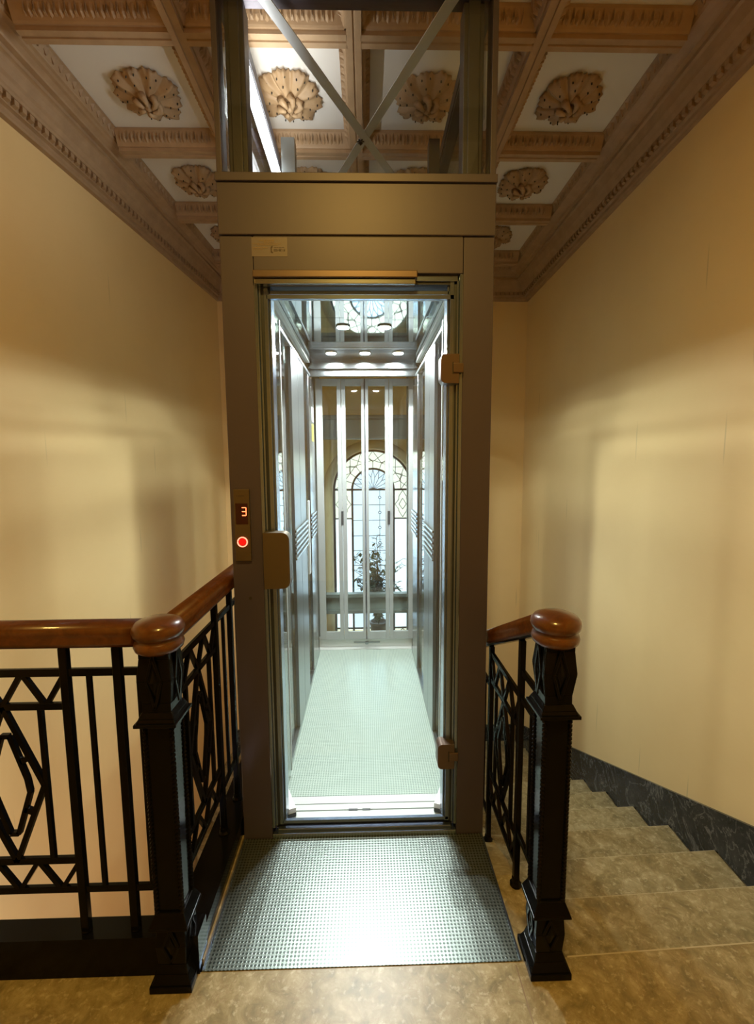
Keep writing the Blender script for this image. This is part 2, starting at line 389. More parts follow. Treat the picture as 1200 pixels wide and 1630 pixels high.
def beams():
    m = MB(); n = len(bprof)
    for x in BX:
        a, b = YF+.2, 4.56
        m.add([(x+w, a, z) for w, z in bprof]+[(x+w, b, z) for w, z in bprof],
              [(i, i+1, i+1+n, i+n) for i in range(n-1)]+[tuple(range(n)), tuple(range(n, 2*n))])
    xs = [None]
    for y in BY:
        if y > 4.45 or y < YF+.3: continue
        edges = [(-1.52+.046*y-.02, BX[0]-.03), (BX[0]+.03, BX[1]-.03), (BX[1]+.03, BX[2]-.03), (BX[2]+.03, 1.40)]
        for a, b in edges:
            m.add([(a, y+w, z) for w, z in bprof]+[(b, y+w, z) for w, z in bprof],
                  [(i, i+1, i+1+n, i+n) for i in range(n-1)]+[tuple(range(n)), tuple(range(n, 2*n))])
    # egg-and-dart course on the sloping sides of the beams
    def egg(px, py, nx, ny):
        # px,py on slope centre; nx,ny outwards from the beam
        tx, ty = -ny, nx; P = []
        r1, r2 = .013, .027
        for i in range(8):
            t = 2*PI*i/8; u = math.cos(t)*r1; v = math.sin(t)*r2
            P.append((px+tx*u+nx*v*.42, py+ty*u+ny*v*.42, 3.355+v*.9))
        P.append((px+nx*.010, py+ny*.010, 3.343))
        m.add(P, [(i, (i+1) % 8, 8) for i in range(8)])
        for sgn in (-1, 1):
            u = .0185*sgn
            m.add([(px+tx*(u-.004)-nx*.008, py+ty*(u-.004)-ny*.008, 3.335), (px+tx*(u+.004)-nx*.008, py+ty*(u+.004)-ny*.008, 3.335), (px+tx*u+nx*.014, py+ty*u+ny*.014, 3.385),
                   (px+tx*u+nx*.010, py+ty*u+ny*.010, 3.347)], [(0, 1, 3), (1, 2, 3), (2, 0, 3)])
    for x in BX:
        for sgn in (-1, 1):
            y = .8
            while y < 4.5:
                if min(abs(y-b) for b in BY) > .08: egg(x+sgn*.0585, y, sgn, 0)
                y += .042
    for y in BY:
        if y < 1 or y > 4.45: continue
        x = -1.36
        while x < 1.36:
            if min(abs(x-b) for b in BX) > .08:
                for sgn in (-1, 1): egg(x, y+sgn*.0585, 0, sgn)
            x += .042
    m.build('trim_6', 'tan', kind='structure')
beams()
# small electrical box by the middle beam
def rosette_mesh():
    m = MB(); nT, nR = 144, 22; R = .175; lobes = 9
    rnd = random.Random(3); ph = [rnd.uniform(-.05, .05) for _ in range(lobes)]; ln = [rnd.uniform(.9, 1.05) for _ in range(lobes)]
    vs = []
    for j in range(nR+1):
        u = j/nR
        for i in range(nT):
            t = 2*PI*i/nT; s = t*lobes/(2*PI); k = int(s) % lobes; fr = s-int(s)-.5       # -.5...5 across the petal
            edge = (1-abs(2*fr)**3*.13)*ln[k]
            frill = 1-.07*abs(math.sin(fr*PI*4+k))
            r = R*u*(1+(edge*frill-1)*u**2)
            petal = math.cos(fr*PI)                      # ridge height across the petal
            z = .050*(1-u**2.4)*(.78+.22*petal) + .016*petal*u + .006*math.cos(fr*PI*4+k)*u*u
            if u < .28: z = .050*(1-.28**2.4)+.012*petal*.28-.012*(1-(u/.28)**2)
            z += .012*math.sin(u*PI*3)*petal*.4
            vs.append((r*math.cos(t), r*math.sin(t), -z-.004))
    fs = [(j*nT+i, j*nT+(i+1) % nT, (j+1)*nT+(i+1) % nT, (j+1)*nT+i) for j in range(nR) for i in range(nT)]
    n0 = nR*nT; nv = len(vs); vs += [(vs[n0+i][0]*.92, vs[n0+i][1]*.92, -.0005) for i in range(nT)]
    fs += [(n0+i, n0+(i+1) % nT, nv+(i+1) % nT, nv+i) for i in range(nT)]
    m.add(vs, fs)
    # drilled berries: small dark pits as raised rims
    return m
def rosette(x, y, label, first=None):
    if first is None:
        t = thing('ceiling_rosette', (x, y, ZC), label, 'rosette', 'plaster rosettes in the ceiling coffers')
        m = rosette_mesh(); m.v = [v+Vector((x, y, ZC)) for v in m.v]; nf = len(m.f); p = m; rnd = random.Random(5)
        for k in range(9):
            for rr, off in ((.60, .0), (.80, -.2), (.82, .22)):
                a = 2*PI*(k+.5+off)/9; r = .175*rr; z = .050*(1-rr**2.4)+.012
                p.lathe([(.0034, -.006), (.0034, .002)], (x+r*math.cos(a), y+r*math.sin(a), ZC-z-.001), 6)
        lo = m.build('leaves', 'rosette', t, smooth=True, hole=(nf, 'seam'))
        b = MB()
        for k in range(6):
            a = 2*PI*k/6; pts = []
            for q in range(7):
                s = q/6; r = .055*math.sin(s*PI*.9)+.004; z = .032+.058*s
                pts.append((x+r*math.cos(a+s*.8), y+r*math.sin(a+s*.8), ZC-z))
            b.tube(pts, [.006, .013, .018, .019, .017, .013, .006], 8)
        b.lathe([(.004, 0), (.018, -.012), (.022, -.028), (.014, -.042), (.003, -.046)], (x, y, ZC-.045), 14)
        b.build('curled_bud', 'rosette', t, smooth=True)
        return t
    c = first.copy(); COL.objects.link(c); c.location = (x, y, ZC); c['label'] = label
    for ch in first.children:
        d = ch.copy(); COL.objects.link(d); d.parent = c
    c.rotation_euler = (0, 0, random.choice([0, PI*2/9*2, PI*2/9*4])); return c
names_r = {0: 'nearest the viewer', 1: 'second from the viewer', 2: 'third from the viewer'}
RX = [-1.10, -.375, .335, 1.085]
side = ['beside the left cornice', 'seen through shaft glass at centre left', 'seen through shaft glass at centre right', 'beside the right cornice']
r0 = None
for j, y in enumerate((2.56, 3.28, 4.0)):
    for i, x in enumerate(RX):
        if j == 2 and i in (1, 2): continue
        r = rosette(x, y, 'tan plaster leaf rosette %s, %s' % (side[i], names_r[j]), r0)
        if r0 is None: r0 = r

# ------------------------------------------------------------------ stained glass window
def window():
    gy = YB+.10; root = thing('window_1', (WX, gy, WS), '', '')
    for k in ('label', 'category'): del root[k]
    root['kind'] = 'structure'
    # rounded plaster casing around the arch
    c = MB(); outline = [(WX+WR, WB)]+arch(WR)+[(WX-WR, WB)]
    cp = [(0, .09), (0, -.012), (.012, -.030), (.035, -.042), (.062, -.040), (.085, -.026), (.098, -.004), (.10, .004)]
    rings = []
    path = [(WX+WR, WB, 0)]+[(WX+WR*math.cos(PI*i/48), WS+WR*math.sin(PI*i/48), PI*i/48) for i in range(49)]+[(WX-WR, WB, PI)]
    vs = []
    for x, z, a in path:
        for d, dy in cp: vs.append((x+math.cos(a)*d, YB+dy, z+math.sin(a)*d))
    n = len(cp); c.add(vs, [(k*n+i, (k+1)*n+i, (k+1)*n+i+1, k*n+i+1) for k in range(len(path)-1) for i in range(n-1)])
    c.build('casing', 'casing', root, smooth=True)
    MB().box(WX-WR-.12, WX+WR+.12, YB-.19, YB+.2, WB-.05, WB).build('window_sill', 'casing', root, bevel=.008)
    # panes
    ri = .225; p = MB()
    p.prism([(WX+WR, WS)]+arch(WR)[1:]+[(WX-WR, WS), (WX-ri, WS)]+list(reversed(arch(ri)))[1:-1]+[(WX+ri, WS)], 'y', gy, gy+.004)
    for s in (-1, 1): p.box(*sorted((WX+s*ri, WX+s*WR)), gy, gy+.004, .90, WS)
    p.box(WX-WR, WX+WR, gy, gy+.004, WB, -.335)
    p.build('pane', 'creampane', root, label='cream stained glass border')
    p = MB(); p.prism([(WX+ri, WS)]+arch(ri)[1:-1]+[(WX-ri, WS)], 'y', gy, gy+.004); p.box(WX-ri, WX+ri, gy, gy+.004, -.335, WS)
    p.build('pane', 'clearpane', root, label='pale clear centre glass')
    p = MB()
    for s in (-1, 1): p.box(*sorted((WX+s*ri, WX+s*WR)), gy, gy+.004, -.335, .90)
    p.build('pane', 'frostpane', root, label='frosted white side glass')
    # frame: heavy lines
    f = MB(); y = gy-.006
    def ln(m, a, b, w): m.bar((a[0], y, a[1]), (b[0], y, b[1]), w, .016, (0, 1, 0))
    def pl(m, pts, w):
        for a, b in zip(pts, pts[1:]): ln(m, a, b, w)
    A = arch(WR-.010, 40); pl(f, A, .026); B = arch(ri, 28); pl(f, B, .022)
    for s in (-1, 1):
        ln(f, (WX+s*(WR-.010), WS), (WX+s*(WR-.010), WB), .024); ln(f, (WX+s*ri, WS), (WX+s*ri, WB), .022)
        ln(f, (WX+s*ri, .90), (WX+s*WR, .90), .014)
    ln(f, (WX-WR, WS), (WX+WR, WS), .020); ln(f, (WX-WR, -.335), (WX+WR, -.335), .016)
    f.build('frame', 'leadcame', root)
    l = MB(); w = .0055
    P = lambda r, a: (WX+r*math.cos(a), WS+r*math.sin(a))
    for k in range(1, 10): a = PI*k/10; ln(l, P(ri, a), P(.305, a), w)
    rr = [.305]*11
    pl(l, [P(.300 if k % 2 == 0 else .318, PI*k/10) for k in range(11)], w)
    for k in range(10):
        a0, a1 = PI*k/10, PI*(k+1)/10
        ln(l, P(.300, a0), P(.415, a1), w); ln(l, P(.415, a0), P(.300, a1), w)
        if k % 2: pl(l, [P(.305, a0), P(.36, a0+PI/20), P(.305, a1)], w)
    # fan of kites in the inner arch
    for k in range(5):
        a = PI*(k+.5)/5; b0, b1 = PI*k/5, PI*(k+1)/5
        pl(l, [P(0, a), P(.135, b0+.16), P(ri-.01, a), P(.135, b1-.16), P(0, a)], w)
        if k < 4: ln(l, P(.135, b1-.16), P(ri-.01, b1), w); ln(l, P(.135, b1+.16), P(ri-.01, b1), w)
    # horizontals of the centre light and the line of bevelled rings
    for z in (1.05, .88, .71, .545, .38, .215, .05, -.115): ln(l, (WX-ri, z), (WX+ri, z), w)
    cx = WX+.072; zs = (1.13, .965, .80, .63)
    pl(l, [(cx, WS), (cx, 1.142)], w)
    for a, b in zip(zs, zs[1:]): ln(l, (cx, a-.014), (cx, b+.014), w)
    ln(l, (cx, .616), (cx, -.335), w)
    for z in zs:
        pl(l, [(cx+.014*math.cos(2*PI*i/14), z+.014*math.sin(2*PI*i/14)) for i in range(15)], .006)
    for s in (-1, 1):
        c0 = WX+s*(ri+WR-.012)/2; zc = 1.055; W2 = (WR-ri)/2-.02
        pl(l, [(c0, zc+.15), (c0+W2*.5, zc+.085), (c0+W2*.5, zc+.055), (c0+W2, zc), (c0+W2*.5, zc-.055), (c0+W2*.5, zc-.075), (c0, zc-.14),
               (c0-W2*.5, zc-.075), (c0-W2*.5, zc-.055), (c0-W2, zc), (c0-W2*.5, zc+.055), (c0-W2*.5, zc+.085), (c0, zc+.15)], w)
        pl(l, [(c0, zc+.065), (c0+.04, zc), (c0, zc-.055), (c0-.04, zc), (c0, zc+.065)], w)
        pl(l, [(c0-.07, WB), (c0, -.345), (c0+.07, WB)], w)
    l.build('lead_lines', 'leadcame', root)
window()

# potted plant on the window sill
pp = thing('potted_plant', (.12, 4.69, WB), 'leafy dark plant in a pot on the sill of the stained glass window', 'plant')
px, py = .12, 4.69
MB().lathe([(.055, 0), (.075, .02), (.090, .20), (.096, .205), (.096, .235), (.084, .235), (.082, .20)], (px, py, WB), 28).build('pot', 'pot', pp, smooth=True)
s = MB(); lf = MB(); fr = MB(); rnd = random.Random(11)
def leaf(m, p, d, L, wd, up):
    d = Vector(d).normalized(); a = d.cross(Vector(up)); a = a.normalized() if a.length > .01 else Vector((1, 0, 0)); nrm = a.cross(d).normalized()
    pts = []
    for t, w in ((0, .05), (.3, .85), (.6, 1), (.85, .5), (1, .02)):
        c = p+d*L*t-nrm*L*.18*t*t*1.0
        pts += [c-a*wd*w/2+nrm*wd*.12, c, c+a*wd*w/2+nrm*wd*.12]
    m.add(pts, [(k*3+j, k*3+j+1, k*3+j+4, k*3+j+3) for k in range(4) for j in range(2)])
for k in range(26):
    a = rnd.uniform(0, 2*PI); top = rnd.uniform(.42, .92) if k else 1.06
    lean = rnd.uniform(.03, .17) if k else .01; pts = []
    for q in range(9):
        t = q/8; pts.append(Vector((px+math.cos(a)*lean*t*t*1.6, py-.01+math.sin(a)*min(lean, .06)*t*t, WB+.2+top*t*.9)))
    s.tube(pts, [.006*(1-.6*q/8) for q in range(9)], 6)
    for q in range(2, 9):
        for _ in range(6 if q > 3 else 3):
            d = Vector((rnd.uniform(-1, 1), rnd.uniform(-.6, .3), rnd.uniform(-.5, .6)))
            leaf(lf, pts[q]+Vector((0, 0, rnd.uniform(-.04, .04))), d, rnd.uniform(.045, .08), rnd.uniform(.022, .038), (0, 0, 1))
for k in range(8):   # sparse twigs sideways
    a = rnd.choice([PI, 0])+rnd.uniform(-.5, .5); pts = []
    for q in range(7):
        t = q/6; pts.append(Vector((px+math.cos(a)*.26*t, py+math.sin(a)*.04*t, WB+.55+rnd.uniform(0, .012)+.33*t*(1-.3*t)+k*.02)))
    s.tube(pts, .0025, 5)
    for q in range(3, 7): leaf(lf, pts[q], (rnd.uniform(-1, 1), -.2, rnd.uniform(-.6, .6)), .04, .02, (0, 0, 1))
for k in range(42):
    a = rnd.uniform(0, 2*PI); r = rnd.uniform(.05, .11); pts = []
    for q in range(7):
        t = q/6; pts.append(Vector((px+math.cos(a)*r*1.1*t, py+math.sin(a)*r*.7*t, WB+.2+.28*math.sin(t*PI*.75)*(.7+.5*rnd.random()*.3))))
    for p, q in zip(pts, pts[1:]): leaf(fr, p, q-p, (q-p).length*1.2, .016, (0, 0, 1))
s.build('stems', 'stem', pp); lf.build('foliage', 'leaf', pp); fr.build('fern_fronds', 'leaf', pp)

# ------------------------------------------------------------------ lift shaft structure
SX0, SX1, SY, SYB = -.503, .461, 1.676, 4.50
OX0, OX1, OZ = -.389, .352, 2.167
sh = thing('lift_shaft', (0, SY, 0), 'taupe metal framed glass lift shaft with landing door in the centre', 'lift shaft')
MB().box(SX0, OX0, SY, SY+.11, -.02, 2.289).build('door_post', 'frame', sh, bevel=.003)
MB().box(OX1, SX1, SY, SY+.11, -.02, 2.289).build('door_post', 'frame', sh, bevel=.003)
MB().box(OX0+.0015, OX1-.0015, SY, SY+.10, OZ, 2.2885).build('lintel_panel', 'frame', sh, bevel=.002)
MB().box(SX0-.002, SX1+.002, SY-.004, SY+.12, 2.292, 2.462).build('header_panel', 'frame', sh, bevel=.003)
MB().box(SX0-.004, SX1+.004, SY-.012, SY+.10, 2.4625, 2.490).build('header_lip', 'frame', sh, bevel=.002)
MB().box(OX0+.005, OX1-.005, SY+.002, SY+.09, 2.2885, 2.2918).build('seam', 'seam', sh)
# upper posts: outer edge, recessed steel tube
for x0, x1, i0, i1 in ((SX0, -.484, -.472, -.405), (.441, SX1, .353, .425)):
    MB().box(x0, x1, SY, SY+.07, 2.49, 3.10).build('upper_post', 'frame', sh, bevel=.002)
    MB().box(i0, i1, SY+.05, SY+.12, 2.49, 3.077).box(i0+.015, i1-.015, SY+.04, SY+.05, 2.49, 3.077).build('upper_tube', 'frame2', sh, bevel=.004)
MB().box(SX0, SX1, SY-.01, SY+.09, 3.078, 3.13).build('top_beam', 'frame', sh, bevel=.002)
MB().box(SX0, SX1, SYB-.08, SYB, 3.078, 3.13).build('top_beam', 'frame2', sh, bevel=.002)
for x0, x1 in ((SX0, SX0+.06), (SX1-.06, SX1)):
    MB().box(x0, x1, SY+.09, SYB-.08, 3.078, 3.13).build('top_beam', 'frame2', sh, bevel=.002)
    MB().box(x0, x1, SYB-.07, SYB, ZLOW, 3.077).build('rear_post', 'beam', sh, bevel=.003)
    MB().box(x0, x1, SY+.02, SY+.09, ZLOW, -.02).build('lower_post', 'frame2', sh)
# glass panes of the shaft
MB().box(-.484, .441, SY+.02, SY+.028, 2.49, 3.077).build('glass_panel', 'glass', sh, label='clear pane over the header')
MB().box(SX0+.004, SX0+.012, SY+.12, SYB-.07, -.5, 3.077).build('glass_panel', 'glass', sh)
MB().box(SX1-.012, SX1-.004, SY+.12, SYB-.07, -.5, 3.077).build('glass_panel', 'glass', sh)
MB().box(SX0+.06, SX1-.06, SYB-.03, SYB-.022, -.5, 3.077).build('glass_panel', 'glass', sh)
# flat-bar cross brace in the top of the shaft
def brace(p, q, z, name, lab=None):
    m = MB(); m.bar((p[0], p[1], z), (q[0], q[1], z), .040, .004); return m.build(name, 'galv', sh, label=lab)
brace((-.35, 1.66), (.40, 3.10), 3.052, 'cross_brace'); brace((.325, 1.66), (-.36, 3.16), 3.058, 'cross_brace')
MB().box(SX0+.06, SX1-.06, 3.10, 3.16, 3.078, 3.13).build('top_beam', 'frame2', sh, bevel=.002)
b = MB(); b.lathe([(.010, 0), (.010, -.008), (.005, -.008), (.005, -.016)], (-.012, 2.37, 3.05), 6)
for k in range(3): a = k*PI/3; b.bar((-.012-.018*math.cos(a), 2.37-.018*math.sin(a), 3.049), (-.012+.018*math.cos(a), 2.37+.018*math.sin(a), 3.049), .006, .003)
b.build('brace_bolt', 'gasket', sh)
# top side rails with lamp strip on the left, guide rails
MB().bar((-.452, 1.80, 3.00), (-.452, 3.05, 3.00), .020, .075).bar((-.436, 1.80, 2.965), (-.436, 3.05, 2.965), .03, .006).build('side_rail', 'galv', sh)
MB().box(-.438, -.430, 1.82, 2.66, 2.995, 3.008).build('lamp_strip', 'strip', sh, label='lit white lamp strip on the left rail')
MB().bar((.410, 1.80, 3.00), (.410, 3.05, 3.00), .020, .075).bar((.394, 1.80, 2.965), (.394, 3.05, 2.965), .03, .006).build('side_rail', 'frame2', sh)
MB().box(-.497, -.455, 2.60, 2.66, .0, 3.03).build('guide_rail', 'steel2', sh)
MB().box(.412, .450, 2.60, 2.66, .0, 3.03).build('guide_rail', 'frame2', sh)
for x in (-.437, .404):
    for z in (2.98, 2.93): g = MB(); g.lathe([(.010, 0), (.010, -.012), (.005, -.012), (.005, -.022)], (x+(.03 if x < 0 else -.02), 2.60, z), 8, 'y').build('rail_bolt', 'steel', sh)
for z0, z1 in ((.006, .205), (1.73, 1.958)):
    m = MB(); m.box(SX0+.06, SX1-.06, SYB-.066, SYB-.04, z0, z1); m.box(SX0+.06, SX1-.06, SYB-.12, SYB-.066, z1-.035, z1); m.box(SX0+.06, SX1-.06, SYB-.12, SYB-.066, z0, z0+.03)
    m.build('rear_cross_beam', 'beam', sh, bevel=.002)
# landing door surround, sill
m = MB()
for s, xa in ((1, OX0), (-1, OX1)):
    for d0, d1, y0, y1 in ((0, .012, .0, .10), (.012, .020, .012, .10), (.028, .044, .018, .09), (.044, .052, .03, .09)):
        a, b_ = sorted((xa+s*d0, xa+s*d1)); m.box(a, b_, SY+y0, SY+y1, .045, OZ-.001)
m.box(OX0, OX1, SY+.012, SY+.10, OZ-.022, OZ-.001); m.box(OX0+.02, OX1-.02, SY+.03, SY+.09, OZ-.062, OZ-.048)
m.build('door_surround', 'alu', sh, bevel=.002)
g = MB()
for s, xa in ((1, OX0), (-1, OX1)):
    a, b_ = sorted((xa+s*.020, xa+s*.028)); g.box(a, b_, SY+.02, SY+.09, .045, OZ-.022)
g.box(OX0+.02, OX1-.02, SY+.02, SY+.09, OZ-.030, OZ-.022)
g.box(OX0+.012, OX1-.012, SY+.035, SY+.05, .020, .045)
g.build('seal', 'gasket', sh)
m = MB(); m.box(OX0+.001, OX1-.001, SY-.002, SY+.034, -.02, .020); m.box(OX0+.012, OX1-.012, SY+.05, SY+.075, -.02, .018); m.box(OX0+.02, OX1-.02, SY+.012, SY+.034, .020, .030)
m.build('sill', 'alu', sh, bevel=.002)
MB().box(OX0+.002, .186, SY-.026, SY+.012, 2.143, 2.168).build('door_closer', 'bronze', sh, bevel=.003)
MB().box(OX0+.006, .180, SY-.018, SY+.012, 2.124, 2.142).build('closer_rail', 'steel', sh, bevel=.003)
# glass landing door with bronze handle and hinges
dr = MB().box(-.350, .322, SY+.020, SY+.030, .050, 2.100).build('glass_door', 'glassgreen', sh)
e = MB(); e.box(-.3535, -.350, SY+.019, SY+.031, .05, 2.10).box(.322, .3255, SY+.019, SY+.031, .05, 2.10).box(-.35, .322, SY+.018, SY+.032, 2.086, 2.10).box(-.35, .322, SY+.018, SY+.032, .05, .062)
e.build('door_edge', 'alu', dr)
def rbox(m, x0, x1, z0, z1, y0, y1, r, corners='all', n=6):
    pts = []
    for cx, cz, a0, nm in ((x1-r, z1-r, 0, 'tr'), (x0+r, z1-r, 90, 'tl'), (x0+r, z0+r, 180, 'bl'), (x1-r, z0+r, 270, 'br')):
        if corners == 'all' or nm in corners:
            for i in range(n+1): a = math.radians(a0+90*i/n); pts.append((cx+r*math.cos(a), cz+r*math.sin(a)))
        else: pts.append((x1 if 'r' in nm else x0, z1 if 't' in nm else z0))
    m.prism(pts, 'y', y0, y1)
h = MB(); rbox(h, -.379, -.283, 1.040, 1.250, SY-.040, SY+.018, .028, ('tr', 'br')); h.build('handle', 'handle', dr, bevel=.006, seg=3, label='bronze box handle')
for z0 in (1.785, .293):
    h = MB(); rbox(h, .272, .338, z0, z0+.103, SY-.014, SY+.040, .018, ('tl', 'bl')); h.build('hinge', 'bronze', dr, bevel=.005, seg=3)
    MB().box(.316, .353, SY-.020, SY-.012, z0+.036, z0+.070).build('hinge_knuckle', 'bronze', dr, bevel=.003)
    MB().box(.3135, .3175, SY-.016, SY-.0135, z0+.032, z0+.074).build('hinge_gap', 'seam', dr)
# call panel
cp = MB(); cp.box(-.487, -.430, SY-.012, SY, 1.140, 1.408); cp = cp.build('call_panel', 'handle', sh, bevel=.002, label='bronze call panel with floor display')
MB().box(-.481, -.437, SY-.0135, SY-.012, 1.279, 1.356).build('display', 'screen', cp)
d = MB(); yy0, yy1 = SY-.0146, SY-.0136; dx, dz = -.4575, 1.310; L, Wd = .0145, .0034
d.box(dx, dx+L, yy0, yy1, dz+.029, dz+.029+Wd).box(dx, dx+L, yy0, yy1, dz+.0145, dz+.0145+Wd).box(dx, dx+L, yy0, yy1, dz, dz+Wd)
d.box(dx+L-.001, dx+L+Wd-.001, yy0, yy1, dz+.002, dz+.031)
d.build('digit', 'digit', cp, bevel=.001, label='glowing red numeral 3')
n_ = MB(); n_.lathe([(.0135, 0), (.0135, -.003)], (-.4595, SY-.012, 1.213), 28, 'y'); n_.build('call_button', 'red', cp)
r_ = MB(); pts = [(-.4595+.0175*math.cos(2*PI*i/28), SY-.015, 1.213+.0175*math.sin(2*PI*i/28)) for i in range(29)]
r_.tube(pts, .0022, 6); r_.build('button_ring', 'ring', cp, smooth=True)
t_ = MB(); x = -.476
t_.lathe([(.0018, 0), (.0018, -.0008)], (x+.001, SY-.012, 1.384), 8, 'y'); x += .005
rnd = random.Random(2)
while x < -.449: w = rnd.uniform(.0012, .003); t_.box(x, x+w, SY-.0128, SY-.012, 1.3825, 1.3855); x += w+.0006
t_.build('maker_lettering', 'ink', cp)
MB().lathe([(.006, 0), (.006, -.0012)], (-.4415, SY, .995), 14, 'y').build('lock_hole', 'seam', sh)
# notice label with small faint print
lb = MB().box(-.392, -.268, SY-.0008, SY+.0002, 2.221, 2.2845).build('notice_label', 'label', sh, label='pale sticker with faint print and telephone number')
t_ = MB()
def words(x0, x1, z, hgt):
    x = x0
    while x < x1: w = rnd.uniform(.003, .009); t_.box(x, min(x+w, x1), SY-.0014, SY-.0008, z, z+hgt); x += w+.0018
words(-.366, -.312, 2.272, .0035); words(-.350, -.315, 2.2665, .003); words(-.387, -.290, 2.262, .002); words(-.372, -.300, 2.258, .002)
words(-.387, -.336, 2.248, .003); words(-.385, -.350, 2.2435, .002)
t_.build('small_print', 'inkfaint', lb)
t_ = MB(); t_.bar((-.324, SY-.0012, 2.237), (-.324, SY-.0012, 2.250), .0035, .001, (0, 1, 0)); t_.bar((-.325, SY-.0012, 2.251), (-.319, SY-.0012, 2.254), .004, .001, (0, 1, 0)); t_.bar((-.325, SY-.0012, 2.237), (-.319, SY-.0012, 2.233), .004, .001, (0, 1, 0))
x = -.315
for k, g_ in enumerate('800-98712'):
    if g_ == '-': t_.box(x, x+.002, SY-.0016, SY-.0008, 2.241, 2.2424); x += .0034; continue
    segs = {'8': 'abcdefg', '0': 'abcdef', '9': 'abcdfg', '7': 'abc', '1': 'bc', '2': 'abged'}[g_]
    w, hh, q = .0032, .0074, .0010; z = 2.238
    S = {'a': (0, w, hh-q, hh), 'g': (0, w, hh/2-q/2, hh/2+q/2), 'd': (0, w, 0, q), 'f': (0, q, hh/2, hh), 'e': (0, q, 0, hh/2), 'b': (w-q, w, hh/2, hh), 'c': (w-q, w, 0, hh/2)}
    for c in segs: a_, b_, c_, d_ = S[c]; t_.box(x+a_, x+b_, SY-.0016, SY-.0008, z+c_, z+d_)
    x += .0046
words(-.314, -.278, 2.2495, .0016)
t_.build('phone_number', 'ink', lb)
# bracket on top of the header
MB().box(-.412, -.100, 2.0, 2.02, 2.640, 2.690).build('top_bracket', 'frame2', sh, bevel=.002)

# ------------------------------------------------------------------ lift cabin
cb = thing('lift_cabin', (0, 2.7, 0), 'glass lift car with mirror steel ceiling inside the shaft', 'lift cabin')
CX0, CX1, CY0, CY1, CZ = -.395, .365, 1.905, 3.52, 2.222
MB().box(CX0, CX1, CY0, CY1, -.03, .0).build('cabin_floor', 'cabfloor', cb)
m = MB(); m.box(OX0+.02, OX1-.02, 1.757, 1.815, -.03, .0); m.box(OX0+.02, OX1-.02, 1.822, 1.855, -.03, .0); m.box(OX0+.02, OX1-.02, 1.815, 1.822, -.03, -.008)
m.box(CX0, CX1, 1.858, 1.903, -.03, .001); m.build('cabin_sill', 'alulight', cb, bevel=.001)
MB().box(-.09, -.05, 1.812, 1.824, -.01, .0015).box(-.03, .005, 1.812, 1.824, -.01, .0015).build('sill_stop', 'gasket', cb)
m = MB(); m.box(CX0, CX1, 3.523, 3.60, -.03, .002); m.box(CX0, CX1, 3.574, 3.60, .002, .085); m.build('cabin_sill', 'alulight', cb, bevel=.001)
# mirror ceiling in three panels with shadow gaps
for y0, y1 in ((1.80, 2.347), (2.351, 2.868), (2.872, 3.27)):
    MB().box(CX0, CX1, y0, y1, CZ, CZ+.02).build('ceiling_panel', 'mirror', cb)
MB().box(CX0-.04, CX1+.04, 1.80, 3.6, CZ+.022, CZ+.05).build('roof', 'beam', cb)
for x, y in ((-.222, 3.06), (0, 3.06), (.218, 3.06), (-.115, 2.49), (.105, 2.49)):
    p = MB().lathe([(.038, 0), (.038, -.007), (.032, -.007), (.032, -.001)], (x, y, CZ), 24).build('downlight', 'steel', cb)
    MB().lathe([(.030, 0), (.030, -.0025)], (x, y, CZ-.001), 20).build('lens', 'spot', p)
MB().box(-.385, -.322, 2.30, 2.36, CZ+.05, 3.02).build('sling_post', 'steel2', cb)
MB().box(.312, .362, 2.30, 2.36, CZ+.05, 3.02).build('sling_post', 'frame2', cb)
# rear door header
m = MB(); m.box(CX0, CX1, 3.27, 3.53, 2.165, CZ+.02); m.box(CX0, CX1, 3.25, 3.27, 2.105, 2.170); m.box(CX0, CX1, 3.22, 3.25, 2.150, 2.165)
m.build('door_header', 'steel', cb, bevel=.004)
m = MB(); m.box(CX0, CX1, 1.80, 1.90, 2.14, 2.221) if False else m.box(CX0, CX1, 1.80, 1.815, 2.12, 2.221)
m.build('door_header', 'alulight', cb)
